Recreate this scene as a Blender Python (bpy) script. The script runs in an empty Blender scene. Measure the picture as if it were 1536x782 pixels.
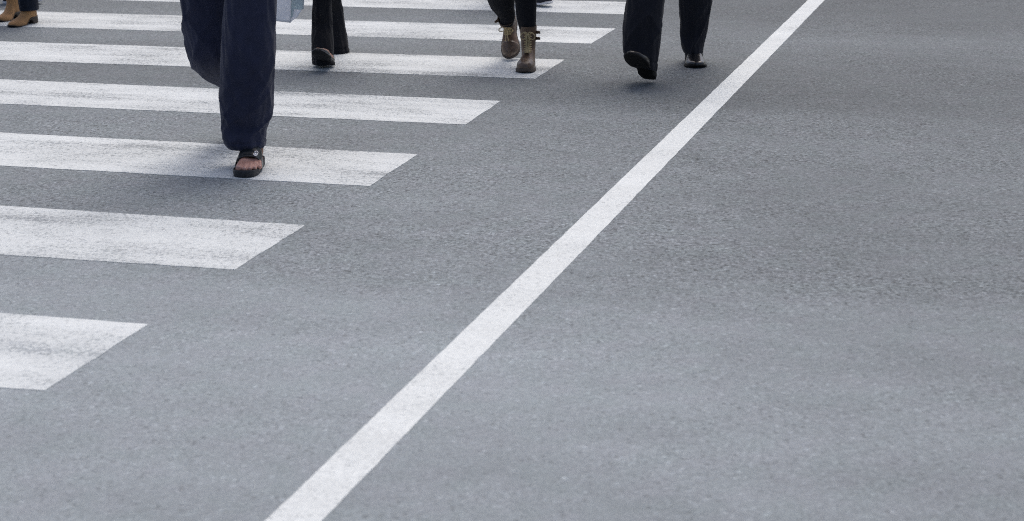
import bpy, bmesh, math, random
from mathutils import Vector, Matrix, noise
random.seed(7)
PI = math.pi
C = bpy.context.scene.collection

# ------------------------------------------------------------------ camera
H = 1.6
F_PX, PITCH, ROLL = 2719.4, 0.2730, -0.0145
W0, H0 = 1536.0, 782.0
FWD = Vector((0, math.cos(PITCH), -math.sin(PITCH)))
UP = Vector((0, math.sin(PITCH), math.cos(PITCH)))
RT = Vector((1, 0, 0))
CAM = Vector((0, 0, H))


def ray(u, v):
    du, dv = u - W0/2, v - H0/2
    c, s = math.cos(ROLL), math.sin(ROLL)
    uu, vv = c*du + s*dv, -s*du + c*dv
    return FWD*F_PX + RT*uu - UP*vv


def G(u, v, z=0.0):            # point of the ground seen at a photo pixel
    d = ray(u, v)
    return CAM + d*((z - H)/d.z)


def V(u, v, Y):                # point at depth Y
    d = ray(u, v)
    return CAM + d*(Y/d.y)


cam = bpy.data.objects.new('camera', bpy.data.cameras.new('camera'))
C.objects.link(cam)
cam.data.sensor_width = 36
cam.data.lens = F_PX/W0*36
cam.data.clip_end = 2000
cam.data.clip_start = 0.05
cr, sr = math.cos(ROLL), math.sin(ROLL)
Xc = RT*cr + UP*sr
Yc = UP*cr - RT*sr
rot = Matrix((Xc, Yc, -FWD)).transposed().to_4x4()
cam.matrix_world = Matrix.Translation(CAM) @ rot
cam.data.dof.use_dof = True
cam.data.dof.focus_distance = 8.2
cam.data.dof.aperture_fstop = 4.5
sc = bpy.context.scene
sc.camera = cam

# ------------------------------------------------------------------ light
SUN_EL, SUN_AZ = math.radians(64), math.radians(12)   # behind the walkers, a little to the right
world = bpy.data.worlds.new('World')
sc.world = world
world.use_nodes = True
nt = world.node_tree
bg = nt.nodes['Background']
sky = nt.nodes.new('ShaderNodeTexSky')
sky.sky_type = 'NISHITA'
sky.sun_disc = False
sky.sun_elevation = SUN_EL
sky.sun_rotation = SUN_AZ
sky.air_density = 1.0
sky.dust_density = 6.0
sky.ozone_density = 1.0
nt.links.new(sky.outputs[0], bg.inputs[0])
bg.inputs[1].default_value = 0.14
sd = bpy.data.lights.new('sun', 'SUN')
sd.energy = .85
sd.angle = math.radians(27)
sd.color = (1.0, 0.985, 0.965)
sun = bpy.data.objects.new('sun', sd)
C.objects.link(sun)
to_sun = Vector((math.sin(SUN_AZ)*math.cos(SUN_EL), math.cos(SUN_AZ)*math.cos(SUN_EL), math.sin(SUN_EL)))
sun.rotation_euler = to_sun.to_track_quat('Z', 'Y').to_euler()
vs = sc.view_settings
vs.view_transform = 'Standard'
vs.look = 'None'
vs.gamma = 1
vs.exposure = 0.0
vs.use_curve_mapping = False

# ------------------------------------------------------------------ helpers


def mesh_obj(name, verts, faces, mat, parent=None, base=Vector((0, 0, 0)), smooth=True, mats=None, fmat=None):
    me = bpy.data.meshes.new(name)
    me.from_pydata([tuple(Vector(v) - base) for v in verts], [], faces)
    for m in (mats or [mat]):
        me.materials.append(m)
    if fmat:
        for p, i in zip(me.polygons, fmat):
            p.material_index = i
    if smooth:
        me.polygons.foreach_set('use_smooth', [True]*len(me.polygons))
    me.update()
    o = bpy.data.objects.new(name, me)
    C.objects.link(o)
    if parent:
        o.parent = parent
    else:
        o.location = base
    return o


def tag(o, label=None, cat=None, group=None, kind=None):
    if label: o['label'] = label
    if cat: o['category'] = cat
    if group: o['group'] = group
    if kind: o['kind'] = kind
    return o


class MB:
    def __init__(s): s.v, s.f = [], []

    def add(s, v, f):
        n = len(s.v)
        s.v += [Vector(p) for p in v]
        s.f += [tuple(i + n for i in q) for q in f]

    def loft(s, rings, cap0=True, cap1=True):
        n = len(rings[0])
        v = [p for r in rings for p in r]
        f = []
        for i in range(len(rings) - 1):
            for j in range(n):
                k = (j + 1) % n
                f.append((i*n + j, i*n + k, (i+1)*n + k, (i+1)*n + j))
        if cap0: f.append(tuple(reversed(range(n))))
        if cap1: f.append(tuple((len(rings)-1)*n + j for j in range(n)))
        s.add(v, f)

    def tube(s, pts, r, n=8):
        pts = [Vector(p) for p in pts]
        rings = []
        ref = None
        for i, p in enumerate(pts):
            t = (pts[min(i+1, len(pts)-1)] - pts[max(i-1, 0)]).normalized()
            if ref is None:
                ref = Vector((0, 0, 1)) if abs(t.z) < .8 else Vector((1, 0, 0))
            a = (ref - t*ref.dot(t)).normalized()
            ref = a
            b = t.cross(a)
            rr = r[i] if isinstance(r, (list, tuple)) else r
            rings.append([p + a*rr*math.cos(2*PI*k/n) + b*rr*math.sin(2*PI*k/n) for k in range(n)])
        s.loft(rings)

    def capsule(s, a, ra, b, rb, n=14):
        a, b = Vector(a), Vector(b)
        d = b - a
        L = max(d.length, 1e-5)
        t = d/L if L > 1e-4 else Vector((0, 0, 1))
        ref = Vector((0, 0, 1)) if abs(t.z) < .8 else Vector((1, 0, 0))
        x = (ref - t*ref.dot(t)).normalized()
        y = t.cross(x)
        rings = []
        for (c, r, angs) in ((a, ra, (-85, -60, -30, 0)), (b, rb, (0, 30, 60, 85))):
            for g in angs:
                g = math.radians(g)
                rings.append([c + t*r*math.sin(g) + (x*math.cos(2*PI*k/n) + y*math.sin(2*PI*k/n))*r*math.cos(g) for k in range(n)])
        s.loft(rings)

    def ellipsoid(s, c, rx, ry, rz, M=None, n=18):
        c = Vector(c)
        rings = []
        for i in range(1, 12):
            g = -PI/2 + PI*i/12
            ring = []
            for k in range(n):
                p = Vector((rx*math.cos(g)*math.cos(2*PI*k/n), ry*math.cos(g)*math.sin(2*PI*k/n), rz*math.sin(g)))
                ring.append(c + (M @ p if M else p))
            rings.append(ring)
        s.loft(rings)

    def box(s, M, sx, sy, sz):
        v = [M @ Vector((x*sx/2, y*sy/2, z*sz/2)) for x in (-1, 1) for y in (-1, 1) for z in (-1, 1)]
        s.add(v, [(0, 1, 3, 2), (4, 6, 7, 5), (0, 4, 5, 1), (2, 3, 7, 6), (0, 2, 6, 4), (1, 5, 7, 3)])

    def xf(s, M): s.v = [M @ p for p in s.v]; return s

    def obj(s, name, mat, parent=None, base=Vector((0, 0, 0)), smooth=True):
        return mesh_obj(name, s.v, s.f, mat, parent, base, smooth)


def remeshed(mb, voxel, smooth=5):
    """union of overlapping closed shapes as one continuous surface"""
    me = bpy.data.meshes.new('tmp')
    me.from_pydata([tuple(p) for p in mb.v], [], mb.f)
    o = bpy.data.objects.new('tmp', me)
    C.objects.link(o)
    m = o.modifiers.new('r', 'REMESH')
    m.mode = 'VOXEL'
    m.voxel_size = voxel
    if smooth:
        k = o.modifiers.new('s', 'SMOOTH')
        k.factor = .5
        k.iterations = smooth
    ev = o.evaluated_get(bpy.context.evaluated_depsgraph_get())
    em = ev.to_mesh()
    v = [p.co.copy() for p in em.vertices]
    f = [tuple(p.vertices) for p in em.polygons]
    ev.to_mesh_clear()
    bpy.data.objects.remove(o)
    bpy.data.meshes.remove(me)
    return v, f


def interp(tab, t):
    for (a, x), (b, y) in zip(tab, tab[1:]):
        if t <= b:
            k = (t - a)/(b - a) if b > a else 0
            return x + (y - x)*k
    return tab[-1][1]


def catmull(P, k):
    """P list of tuples of floats; k samples per span"""
    out = []
    n = len(P)
    for i in range(n - 1):
        p0, p1, p2, p3 = P[max(i-1, 0)], P[i], P[i+1], P[min(i+2, n-1)]
        for s in range(k):
            t = s/k
            out.append(tuple(.5*((2*b) + (-a + c)*t + (2*a - 5*b + 4*c - d)*t*t + (-a + 3*b - 3*c + d)*t**3) for a, b, c, d in zip(p0, p1, p2, p3)))
    out.append(tuple(P[-1]))
    return out


def ss(a, b, x):
    t = min(1, max(0, (x - a)/(b - a)))
    return t*t*(3 - 2*t)

# ------------------------------------------------------------------ materials


class NT:
    def __init__(s, name):
        s.m = bpy.data.materials.new(name)
        s.m.use_nodes = True
        s.t = s.m.node_tree
        s.b = s.t.nodes['Principled BSDF']

    def n(s, typ, **kw):
        o = s.t.nodes.new(typ)
        for k, v in kw.items():
            if k in o.inputs: o.inputs[k].default_value = v
            else: setattr(o, k, v)
        return o

    def l(s, a, b): s.t.links.new(a, b)

    def val(s, x):
        if isinstance(x, (int, float)):
            o = s.n('ShaderNodeValue')
            o.outputs[0].default_value = x
            return o.outputs[0]
        return x

    def math(s, op, a, b=0.0, clamp=False):
        o = s.n('ShaderNodeMath', operation=op, use_clamp=clamp)
        for i, x in enumerate((a, b)):
            if isinstance(x, (int, float)): o.inputs[i].default_value = x
            else: s.l(x, o.inputs[i])
        return o.outputs[0]

    def map(s, x, a, b, c, d, smooth=False):
        o = s.n('ShaderNodeMapRange')
        o.interpolation_type = 'SMOOTHSTEP' if smooth else 'LINEAR'
        for i, q in enumerate((x, a, b, c, d)):
            if isinstance(q, (int, float)): o.inputs[i].default_value = q
            else: s.l(q, o.inputs[i])
        return o.outputs[0]

    def noise(s, vec, scale, detail=2, rough=.5, dist=0.0):
        o = s.n('ShaderNodeTexNoise', Scale=scale, Detail=detail, Roughness=rough, Distortion=dist)
        s.l(vec, o.inputs['Vector'])
        return o.outputs[0]

    def mix(s, f, a, b, blend='MIX'):
        o = s.n('ShaderNodeMix', data_type='RGBA', blend_type=blend)
        for i, q in ((0, f), (6, a), (7, b)):
            if isinstance(q, (int, float)): o.inputs[i].default_value = q
            elif isinstance(q, tuple): o.inputs[i].default_value = (*q, 1)
            else: s.l(q, o.inputs[i])
        return o.outputs[2]


# direction of the painted bars (traffic runs along them) and of the crossing
A_ = G(0, 309); B_ = G(456, 338)
D2 = (B_ - A_).normalized()
D1 = Vector((-D2.y, D2.x, 0))
BAR_ANG = math.atan2(D2.y, D2.x)


def q_at(u, v): return G(u, v).dot(D1)


def road_coords(N):
    """position on the road; and the same turned so x runs along the bars"""
    tc = N.n('ShaderNodeNewGeometry')
    pos = tc.outputs['Position']
    mp = N.n('ShaderNodeMapping')
    mp.vector_type = 'POINT'
    mp.inputs['Rotation'].default_value = (0, 0, -BAR_ANG)
    N.l(pos, mp.inputs['Vector'])
    return pos, mp.outputs[0]


def stretched(N, vec, sx, sy):
    m = N.n('ShaderNodeMapping')
    m.inputs['Scale'].default_value = (sx, sy, 1)
    N.l(vec, m.inputs['Vector'])
    return m.outputs[0]


def asphalt_color(N):
    pos, rp = road_coords(N)
    sep = N.n('ShaderNodeSeparateXYZ')
    N.l(rp, sep.inputs[0])
    # wheel tracks, worn lanes and a painted shadow edge: bands that run with the traffic
    wob = N.noise(stretched(N, rp, .35, .8), 1.0, 3, .55)
    q = N.math('ADD', sep.outputs[1], N.map(wob, 0, 1, -.22, .22))
    lo, hi = 2.0, 14.0
    qn = N.map(q, lo, hi, 0, 1)
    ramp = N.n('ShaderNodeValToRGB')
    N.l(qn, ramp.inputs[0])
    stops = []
    for v, val in TRACKS_SHADE:
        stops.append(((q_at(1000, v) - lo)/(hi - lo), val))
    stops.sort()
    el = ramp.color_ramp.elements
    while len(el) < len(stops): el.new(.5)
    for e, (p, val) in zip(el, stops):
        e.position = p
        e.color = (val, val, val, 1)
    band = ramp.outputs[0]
    # blotches
    big = N.noise(stretched(N, rp, .55, 1.0), .9, 4, .6)
    mid = N.noise(stretched(N, rp, .45, 1.0), 5.0, 4, .6)
    # aggregate: rougher where the binder has worn, smooth where tyres polish it
    rough = N.n('ShaderNodeValToRGB')
    N.l(qn, rough.inputs[0])
    st2 = sorted(((q_at(1000, v) - lo)/(hi - lo), val) for v, val in ROUGH)
    el = rough.color_ramp.elements
    while len(el) < len(st2): el.new(.5)
    for e, (p, val) in zip(el, st2):
        e.position = p
        e.color = (val, val, val, 1)
    cl = N.map(N.noise(stretched(N, rp, .6, 1), 1.7, 4, .65), .36, .62, .60, 1.02, True)
    amp = N.math('MULTIPLY', rough.outputs[0], cl)
    grit = N.noise(pos, 74, 5, .82)
    fine = N.noise(pos, 210, 2, .6)
    vor = N.n('ShaderNodeTexVoronoi', Scale=95.0)
    N.l(pos, vor.inputs['Vector'])
    sv = N.n('ShaderNodeSeparateColor')
    N.l(vor.outputs['Color'], sv.inputs[0])
    pits = N.map(N.noise(pos, 27, 3, .7), .30, .42, .50, 1.0, True)
    pits = N.math('SUBTRACT', 1.0, N.math('MULTIPLY', N.math('SUBTRACT', 1.0, pits), N.map(amp, .3, 1, 0, 1)))
    gr = N.map(grit, .28, .72, -.75, .75)
    k = N.map(big, .25, .75, .88, 1.12)
    k = N.math('MULTIPLY', k, N.map(mid, .25, .75, .92, 1.08))
    k = N.math('MULTIPLY', k, N.math('ADD', 1.0, N.math('MULTIPLY', gr, amp)))
    k = N.math('MULTIPLY', k, N.map(fine, .25, .75, .80, 1.20))
    k = N.math('MULTIPLY', k, N.math('ADD', 1.0, N.math('MULTIPLY', N.map(sv.outputs[0], 0, 1, -.30, .30), amp)))
    k = N.math('MULTIPLY', k, pits)
    # single stones: dark gaps and pale chippings
    v2 = N.n('ShaderNodeTexVoronoi', Scale=58.0)
    N.l(pos, v2.inputs['Vector'])
    s2 = N.n('ShaderNodeSeparateColor')
    N.l(v2.outputs['Color'], s2.inputs[0])
    core = N.map(v2.outputs['Distance'], .30, .48, 1, 0, True)
    dark = N.math('MULTIPLY', N.map(s2.outputs[0], .80, .90, 0, .62), N.math('MULTIPLY', core, N.map(amp, .2, 1, .30, .85)))
    pale = N.math('MULTIPLY', N.map(s2.outputs[1], .92, .985, 0, .55), N.math('MULTIPLY', core, N.map(amp, .2, 1, .55, 1)))
    k = N.math('MULTIPLY', k, N.math('ADD', N.math('SUBTRACT', 1.03, dark), pale))
    # trodden gum and oil drips, far apart
    v3 = N.n('ShaderNodeTexVoronoi', Scale=1.3)
    N.l(pos, v3.inputs['Vector'])
    gum = N.map(N.math('ADD', v3.outputs['Distance'], N.map(N.noise(pos, 30, 2, .5), 0, 1, -.02, .02)), .018, .032, .74, 1.0, True)
    k = N.math('MULTIPLY', k, gum)
    # asphalt gets smoothly darker towards the right
    sx = N.n('ShaderNodeSeparateXYZ')
    N.l(pos, sx.inputs[0])
    k = N.math('MULTIPLY', k, N.map(sx.outputs[0], -.25, 1.2, 1.03, .85, True))
    spark = N.map(sv.outputs[1], .965, .985, 0, .22)
    k = N.math('ADD', k, spark)
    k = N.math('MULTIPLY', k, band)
    tint = N.mix(N.map(N.noise(pos, 7, 3, .6), .35, .65, 0, 1), ASPH_A, ASPH_B)
    col = N.n('ShaderNodeVectorMath', operation='SCALE')
    N.l(tint, col.inputs[0])
    N.l(k, col.inputs['Scale'])
    hgt = N.math('ADD', N.math('MULTIPLY', grit, .7), N.math('MULTIPLY', sv.outputs[0], .3))
    return col.outputs[0], hgt, pos, rp


ASPH_A, ASPH_B = (0.234, 0.270, 0.290), (0.247, 0.274, 0.301)
TRACKS_SHADE = [(0, .56), (25, .60), (60, .74), (100, .64), (140, .58), (152, .61), (170, .73), (230, .76), (320, .82), (400, .80), (435, .86),  # dark mid step: pavement seam plus the suit walker's shadow edge, painted in
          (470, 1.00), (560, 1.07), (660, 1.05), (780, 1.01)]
ROUGH = [(0, .95), (160, 1.0), (420, .95), (470, .55), (620, .42), (780, .35)]


def asphalt():
    N = NT('asphalt')
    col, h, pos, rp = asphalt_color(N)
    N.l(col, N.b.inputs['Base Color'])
    N.b.inputs['Roughness'].default_value = .82
    N.b.inputs['Specular IOR Level'].default_value = .35
    bp = N.n('ShaderNodeBump', Strength=.55, Distance=.004)
    N.l(h, bp.inputs['Height'])
    N.l(bp.outputs[0], N.b.inputs['Normal'])
    return N.m


def paint(name, white, wear, streak):
    N = NT(name)
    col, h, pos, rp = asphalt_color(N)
    obi = N.n('ShaderNodeObjectInfo')
    off = N.n('ShaderNodeVectorMath', operation='MULTIPLY_ADD')
    N.l(rp, off.inputs[0])
    off.inputs[1].default_value = (1, 1, 1)
    comb = N.n('ShaderNodeCombineXYZ')
    N.l(N.math('MULTIPLY', obi.outputs['Random'], 37.0), comb.inputs[0])
    N.l(comb.outputs[0], off.inputs[2])
    rq = off.outputs[0]
    st = N.noise(stretched(N, rq, .55, 4.5), 1.0, 6, .68)             # long smears with the traffic
    sc_ = N.noise(stretched(N, rq, .8, 1.3), 1.9, 6, .70)
    sp = N.noise(pos, 55, 5, .8)                                     # missing specks
    sp2 = N.noise(pos, 200, 2, .6)
    amount = N.math('ADD', N.map(st, .38, .68, 0, streak), N.math('ADD', N.map(sc_, .40, .70, 0, wear), wear*.4))
    thr = N.map(amount, 0, 1.6, .30, .56)
    m = N.math('SUBTRACT', thr, N.math('ADD', N.math('MULTIPLY', sp, .7), N.math('MULTIPLY', sp2, .3)))
    m = N.map(m, -.055, .075, 0, .85, True)
    thin = N.map(amount, .25, 1.3, 0, .34*streak)
    m = N.math('MAXIMUM', m, thin)
    dirt = N.mix(N.map(N.noise(stretched(N, rq, .6, 2.4), 1.6, 4, .6), .3, .75, 0, 1), white, tuple(c*.84 for c in white))
    grain = N.math('MULTIPLY', N.map(sp, .28, .72, .84, 1.14), N.map(sp2, .25, .75, .95, 1.05))
    wc = N.n('ShaderNodeVectorMath', operation='SCALE')
    N.l(dirt, wc.inputs[0])
    N.l(grain, wc.inputs['Scale'])
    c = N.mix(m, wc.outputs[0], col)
    N.l(c, N.b.inputs['Base Color'])
    N.b.inputs['Roughness'].default_value = .7
    N.b.inputs['Specular IOR Level'].default_value = .3
    bp = N.n('ShaderNodeBump', Strength=.4, Distance=.003)
    N.l(h, bp.inputs['Height'])
    N.l(bp.outputs[0], N.b.inputs['Normal'])
    return N.m


def simple(name, col, rough=.7, spec=.4, var=.12, scale=40, bump=.2, dist=.001, metal=0, sheen=0, coat=0, weave=0):
    N = NT(name)
    tc = N.n('ShaderNodeTexCoord').outputs['Object']
    nz = N.noise(tc, scale, 4, .6)
    n2 = N.noise(tc, scale*.12, 3, .55)
    k = N.math('MULTIPLY', N.map(nz, .25, .75, 1 - var, 1 + var), N.map(n2, .25, .75, 1 - var, 1 + var))
    s = N.n('ShaderNodeVectorMath', operation='SCALE')
    s.inputs[0].default_value = col
    N.l(k, s.inputs['Scale'])
    N.l(s.outputs[0], N.b.inputs['Base Color'])
    N.b.inputs['Roughness'].default_value = rough
    N.b.inputs['Specular IOR Level'].default_value = spec
    N.b.inputs['Metallic'].default_value = metal
    if coat:
        N.b.inputs['Coat Weight'].default_value = coat
        N.b.inputs['Coat Roughness'].default_value = .12
    if sheen:
        N.b.inputs['Sheen Weight'].default_value = sheen
        N.b.inputs['Sheen Roughness'].default_value = .5
    bp = N.n('ShaderNodeBump', Strength=bump, Distance=dist)
    h = nz
    if weave:
        h = N.math('ADD', nz, N.math('MULTIPLY', N.noise(tc, weave, 1, .5), .6))
    N.l(h, bp.inputs['Height'])
    N.l(bp.outputs[0], N.b.inputs['Normal'])
    return N.m


M = {}
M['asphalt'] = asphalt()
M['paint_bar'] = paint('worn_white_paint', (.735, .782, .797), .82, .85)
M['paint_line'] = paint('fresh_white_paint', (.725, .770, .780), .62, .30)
M['navy'] = simple('navy_cotton', (.021, .025, .053), .85, .25, .18, 30, .35, .002, sheen=.12, weave=700)
M['black_cloth'] = simple('black_cloth', (.0075, .0082, .0120), .85, .25, .2, 30, .3, .002, sheen=.05, weave=800)
M['suit'] = simple('dark_suit_wool', (.0105, .0115, .0185), .8, .25, .2, 30, .3, .0015, sheen=.08, weave=900)
M['denim'] = simple('dark_denim', (.012, .016, .028), .85, .2, .3, 60, .4, .002, weave=600)
M['skin'] = simple('brown_skin', (.20, .098, .062), .5, .4, .12, 60, .2, .001)
M['skin_toe'] = simple('toe_skin', (.52, .28, .22), .5, .4, .15, 60, .2, .001)
M['skin_light'] = simple('light_skin', (.42, .24, .18), .5, .4, .1, 60, .2, .001)
M['nail'] = simple('nail', (.54, .32, .27), .4, .5, .06, 60, .1, .001)
M['rubber'] = simple('black_rubber', (.020, .022, .027), .55, .45, .15, 90, .3, .001)
M['strap'] = simple('black_strap', (.016, .020, .023), .33, .5, .2, 120, .4, .001)
M['insole'] = simple('red_brown_insole', (.055, .024, .022), .6, .35, .2, 90, .3, .001)
M['chrome'] = simple('silver_metal', (.75, .76, .78), .25, .5, .05, 60, .05, .001, metal=1)
M['brown_leather'] = simple('brown_leather', (.128, .076, .047), .48, .5, .35, 35, .5, .002)
M['toe_leather'] = simple('scuffed_leather', (.115, .076, .053), .36, .55, .35, 35, .45, .002)
M['boot_sole'] = simple('boot_sole', (.085, .068, .058), .7, .3, .2, 60, .3, .001)
M['lace'] = simple('khaki_lace', (.43, .345, .20), .85, .2, .2, 200, .4, .001)
M['tan_suede'] = simple('tan_suede', (.36, .20, .09), .8, .25, .22, 25, .35, .002, sheen=.1)
M['heel_brown'] = simple('heel_stack', (.030, .021, .017), .5, .4, .2, 60, .2, .001)
M['patent'] = simple('black_patent_leather', (.008, .0085, .011), .30, .5, .1, 40, .06, .001, coat=.5)
M['leather_black'] = simple('black_leather', (.0095, .0092, .009), .34, .45, .2, 60, .3, .001)
M['sole_black'] = simple('dark_sole', (.011, .0105, .0105), .75, .25, .25, 70, .4, .002)
M['sole_grey'] = simple('grey_sole', (.022, .022, .024), .7, .3, .2, 70, .3, .001)
M['white_rubber'] = simple('white_rubber', (.72, .72, .75), .5, .4, .06, 60, .1, .001)
M['canvas_dark'] = simple('dark_canvas', (.022, .022, .030), .8, .3, .2, 60, .3, .001, weave=500)
M['plastic_white'] = simple('white_plastic', (.93, .93, .93), .35, .45, .05, 9, .35, .01)
M['plastic_teal'] = simple('pale_teal_plastic', (.56, .65, .66), .35, .45, .14, 9, .35, .01)
for k_ in ('plastic_white', 'plastic_teal'):
    t_ = M[k_].node_tree
    pb = t_.nodes['Principled BSDF']
    tl = t_.nodes.new('ShaderNodeBsdfTranslucent')
    tl.inputs['Color'].default_value = (.86, .87, .92, 1) if k_ == 'plastic_white' else (.62, .72, .74, 1)
    mx = t_.nodes.new('ShaderNodeMixShader')
    mx.inputs[0].default_value = .35
    t_.links.new(pb.outputs[0], mx.inputs[1])
    t_.links.new(tl.outputs[0], mx.inputs[2])
    t_.links.new(mx.outputs[0], t_.nodes['Material Output'].inputs[0])
M['hair_dark'] = simple('dark_hair', (.012, .010, .009), .5, .5, .3, 90, .6, .003)
M['shirt_grey'] = simple('grey_jacket', (.09, .095, .11), .85, .2, .15, 40, .3, .002, weave=600)
M['shirt_white'] = simple('pale_shirt', (.45, .46, .48), .85, .2, .1, 40, .3, .002, weave=600)
M['coat_brown'] = simple('brown_coat', (.10, .07, .05), .85, .2, .15, 40, .3, .002, weave=600)
M['eye'] = simple('eye', (.7, .7, .7), .2, .5, .02, 40, 0, .001)

# ------------------------------------------------------------------ the setting
road = mesh_obj('road', [(-400, -200, 0), (400, -200, 0), (400, 900, 0), (-400, 900, 0)], [(0, 1, 2, 3)], M['asphalt'], smooth=False)
tag(road, 'worn grey asphalt of the carriageway under the crossing', 'road', kind='structure')


def ragged_sheet(name, quad, mat, z, seed, jit=.004, step=.02):
    """painted sheet with a slightly uneven edge, near-left, near-right, far-right, far-left"""
    a, b, c, d = [Vector((p.x, p.y, z)) for p in quad]

    def edge(p, q):
        n = max(2, int((q - p).length/step))
        nrm = Vector((-(q - p).y, (q - p).x, 0)).normalized()
        out = []
        for i in range(n):
            w = p.lerp(q, i/n)
            j = noise.noise(Vector((w.x*9, w.y*9, seed)))*jit + noise.noise(Vector((w.x*45, w.y*45, seed)))*jit*.6
            out.append(w + nrm*j)
        return out
    # strip between near and far edges
    n = max(2, int((b - a).length/step))
    nrm = D1

    def wob(w): return (noise.noise(Vector((w.x*9, w.y*9, seed))) + .7*noise.noise(Vector((w.x*45, w.y*45, seed))))*jit
    verts, faces = [], []
    m = 6
    for i in range(n + 1):
        p, q = a.lerp(b, i/n), d.lerp(c, i/n)
        p = p + (q - p).normalized()*wob(p)
        q = q + (q - p).normalized()*wob(q)
        for k in range(m + 1):
            w = p.lerp(q, k/m)
            if i == n: w = w + (b - a).normalized()*wob(w)*1.2
            verts.append(w)
    for i in range(n):
        for k in range(m):
            x = i*(m+1) + k
            faces.append((x, x + m + 1, x + m + 2, x + 1))
    rim = [i*(m+1) for i in range(n+1)] + [n*(m+1) + k for k in range(1, m+1)] + [i*(m+1) + m for i in range(n-1, -1, -1)] + [k for k in range(m-1, 0, -1)]
    N0 = len(verts)
    for r in rim: verts.append(Vector((verts[r].x, verts[r].y, .0003)))
    for i in range(len(rim)):
        j = (i + 1) % len(rim)
        faces.append((rim[i], N0 + i, N0 + j, rim[j]))
    return mesh_obj(name, verts, faces, mat, smooth=False)


# each bar: far edge at x=0 / far right corner / near right corner / near edge at x=0
BARS = [
    ((0, 470), (222.5, 487), (67, 586.3), (0, 582), 'shortest white crossing bar, nearest the bottom edge of the photo'),
    ((0, 309), (458.5, 338.4), (352.4, 405.2), (0, 382.5), 'white crossing bar just in front of the sandal, with rubbed grey streaks'),
    ((0, 199.5), (626.5, 232), (554, 279.7), (0, 249), 'white crossing bar that the black sandal stands on'),
    ((0, 119.5), (751, 152), (698, 187.5), (0, 156), 'white crossing bar just behind the sandal, crossing behind the navy trouser legs near the calf'),
    ((0, 62.5), (847, 90), (803, 118.5), (0, 90.5), 'white crossing bar under the brown laced boots'),
    ((0, 16), (923.5, 43.3), (887, 66), (0, 39.5), 'white crossing bar that the tan ankle boot stands on'),
    ((0, -17), (987, 4.5), (957, 22.5), (0, -4), 'white crossing bar farthest away, running behind the dark suit trousers'),
]
for i, (fl, fr, nr, nl, lab) in enumerate(BARS):
    FL, FR, NR, NL = G(*fl), G(*fr), G(*nr), G(*nl)
    ext = 5.0
    NL2 = NR + (NL - NR).normalized()*((NL - NR).length + ext)
    FL2 = FR + (FL - FR).normalized()*((NL2 - FR).length*0 + (FL - FR).length + ext)
    o = ragged_sheet('road_marking', (NL2, NR, FR, FL2), M['paint_bar'], .0015, i*3.1)
    tag(o, lab, 'crossing bar', 'white bars of the zebra crossing', 'structure')

a0, a1 = G(398.5, 781.5), G(483.5, 781.5)
c0, c1 = G(1212, 0.5), G(1237, 0.5)
def ext2(p, q, s, e):
    d = (q - p).normalized()
    return p - d*s, q + d*e
L0, L1 = ext2(a0, c0, 2.5, 12)
R0, R1 = ext2(a1, c1, 2.5, 12)
line = ragged_sheet('road_line', (L0, L1, R1, R0), M['paint_line'], .0015, 77, jit=.002)
tag(line, 'long straight white line running diagonally past the ends of the bars', 'road line', kind='structure')

# ------------------------------------------------------------------ clothing and shoes


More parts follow.
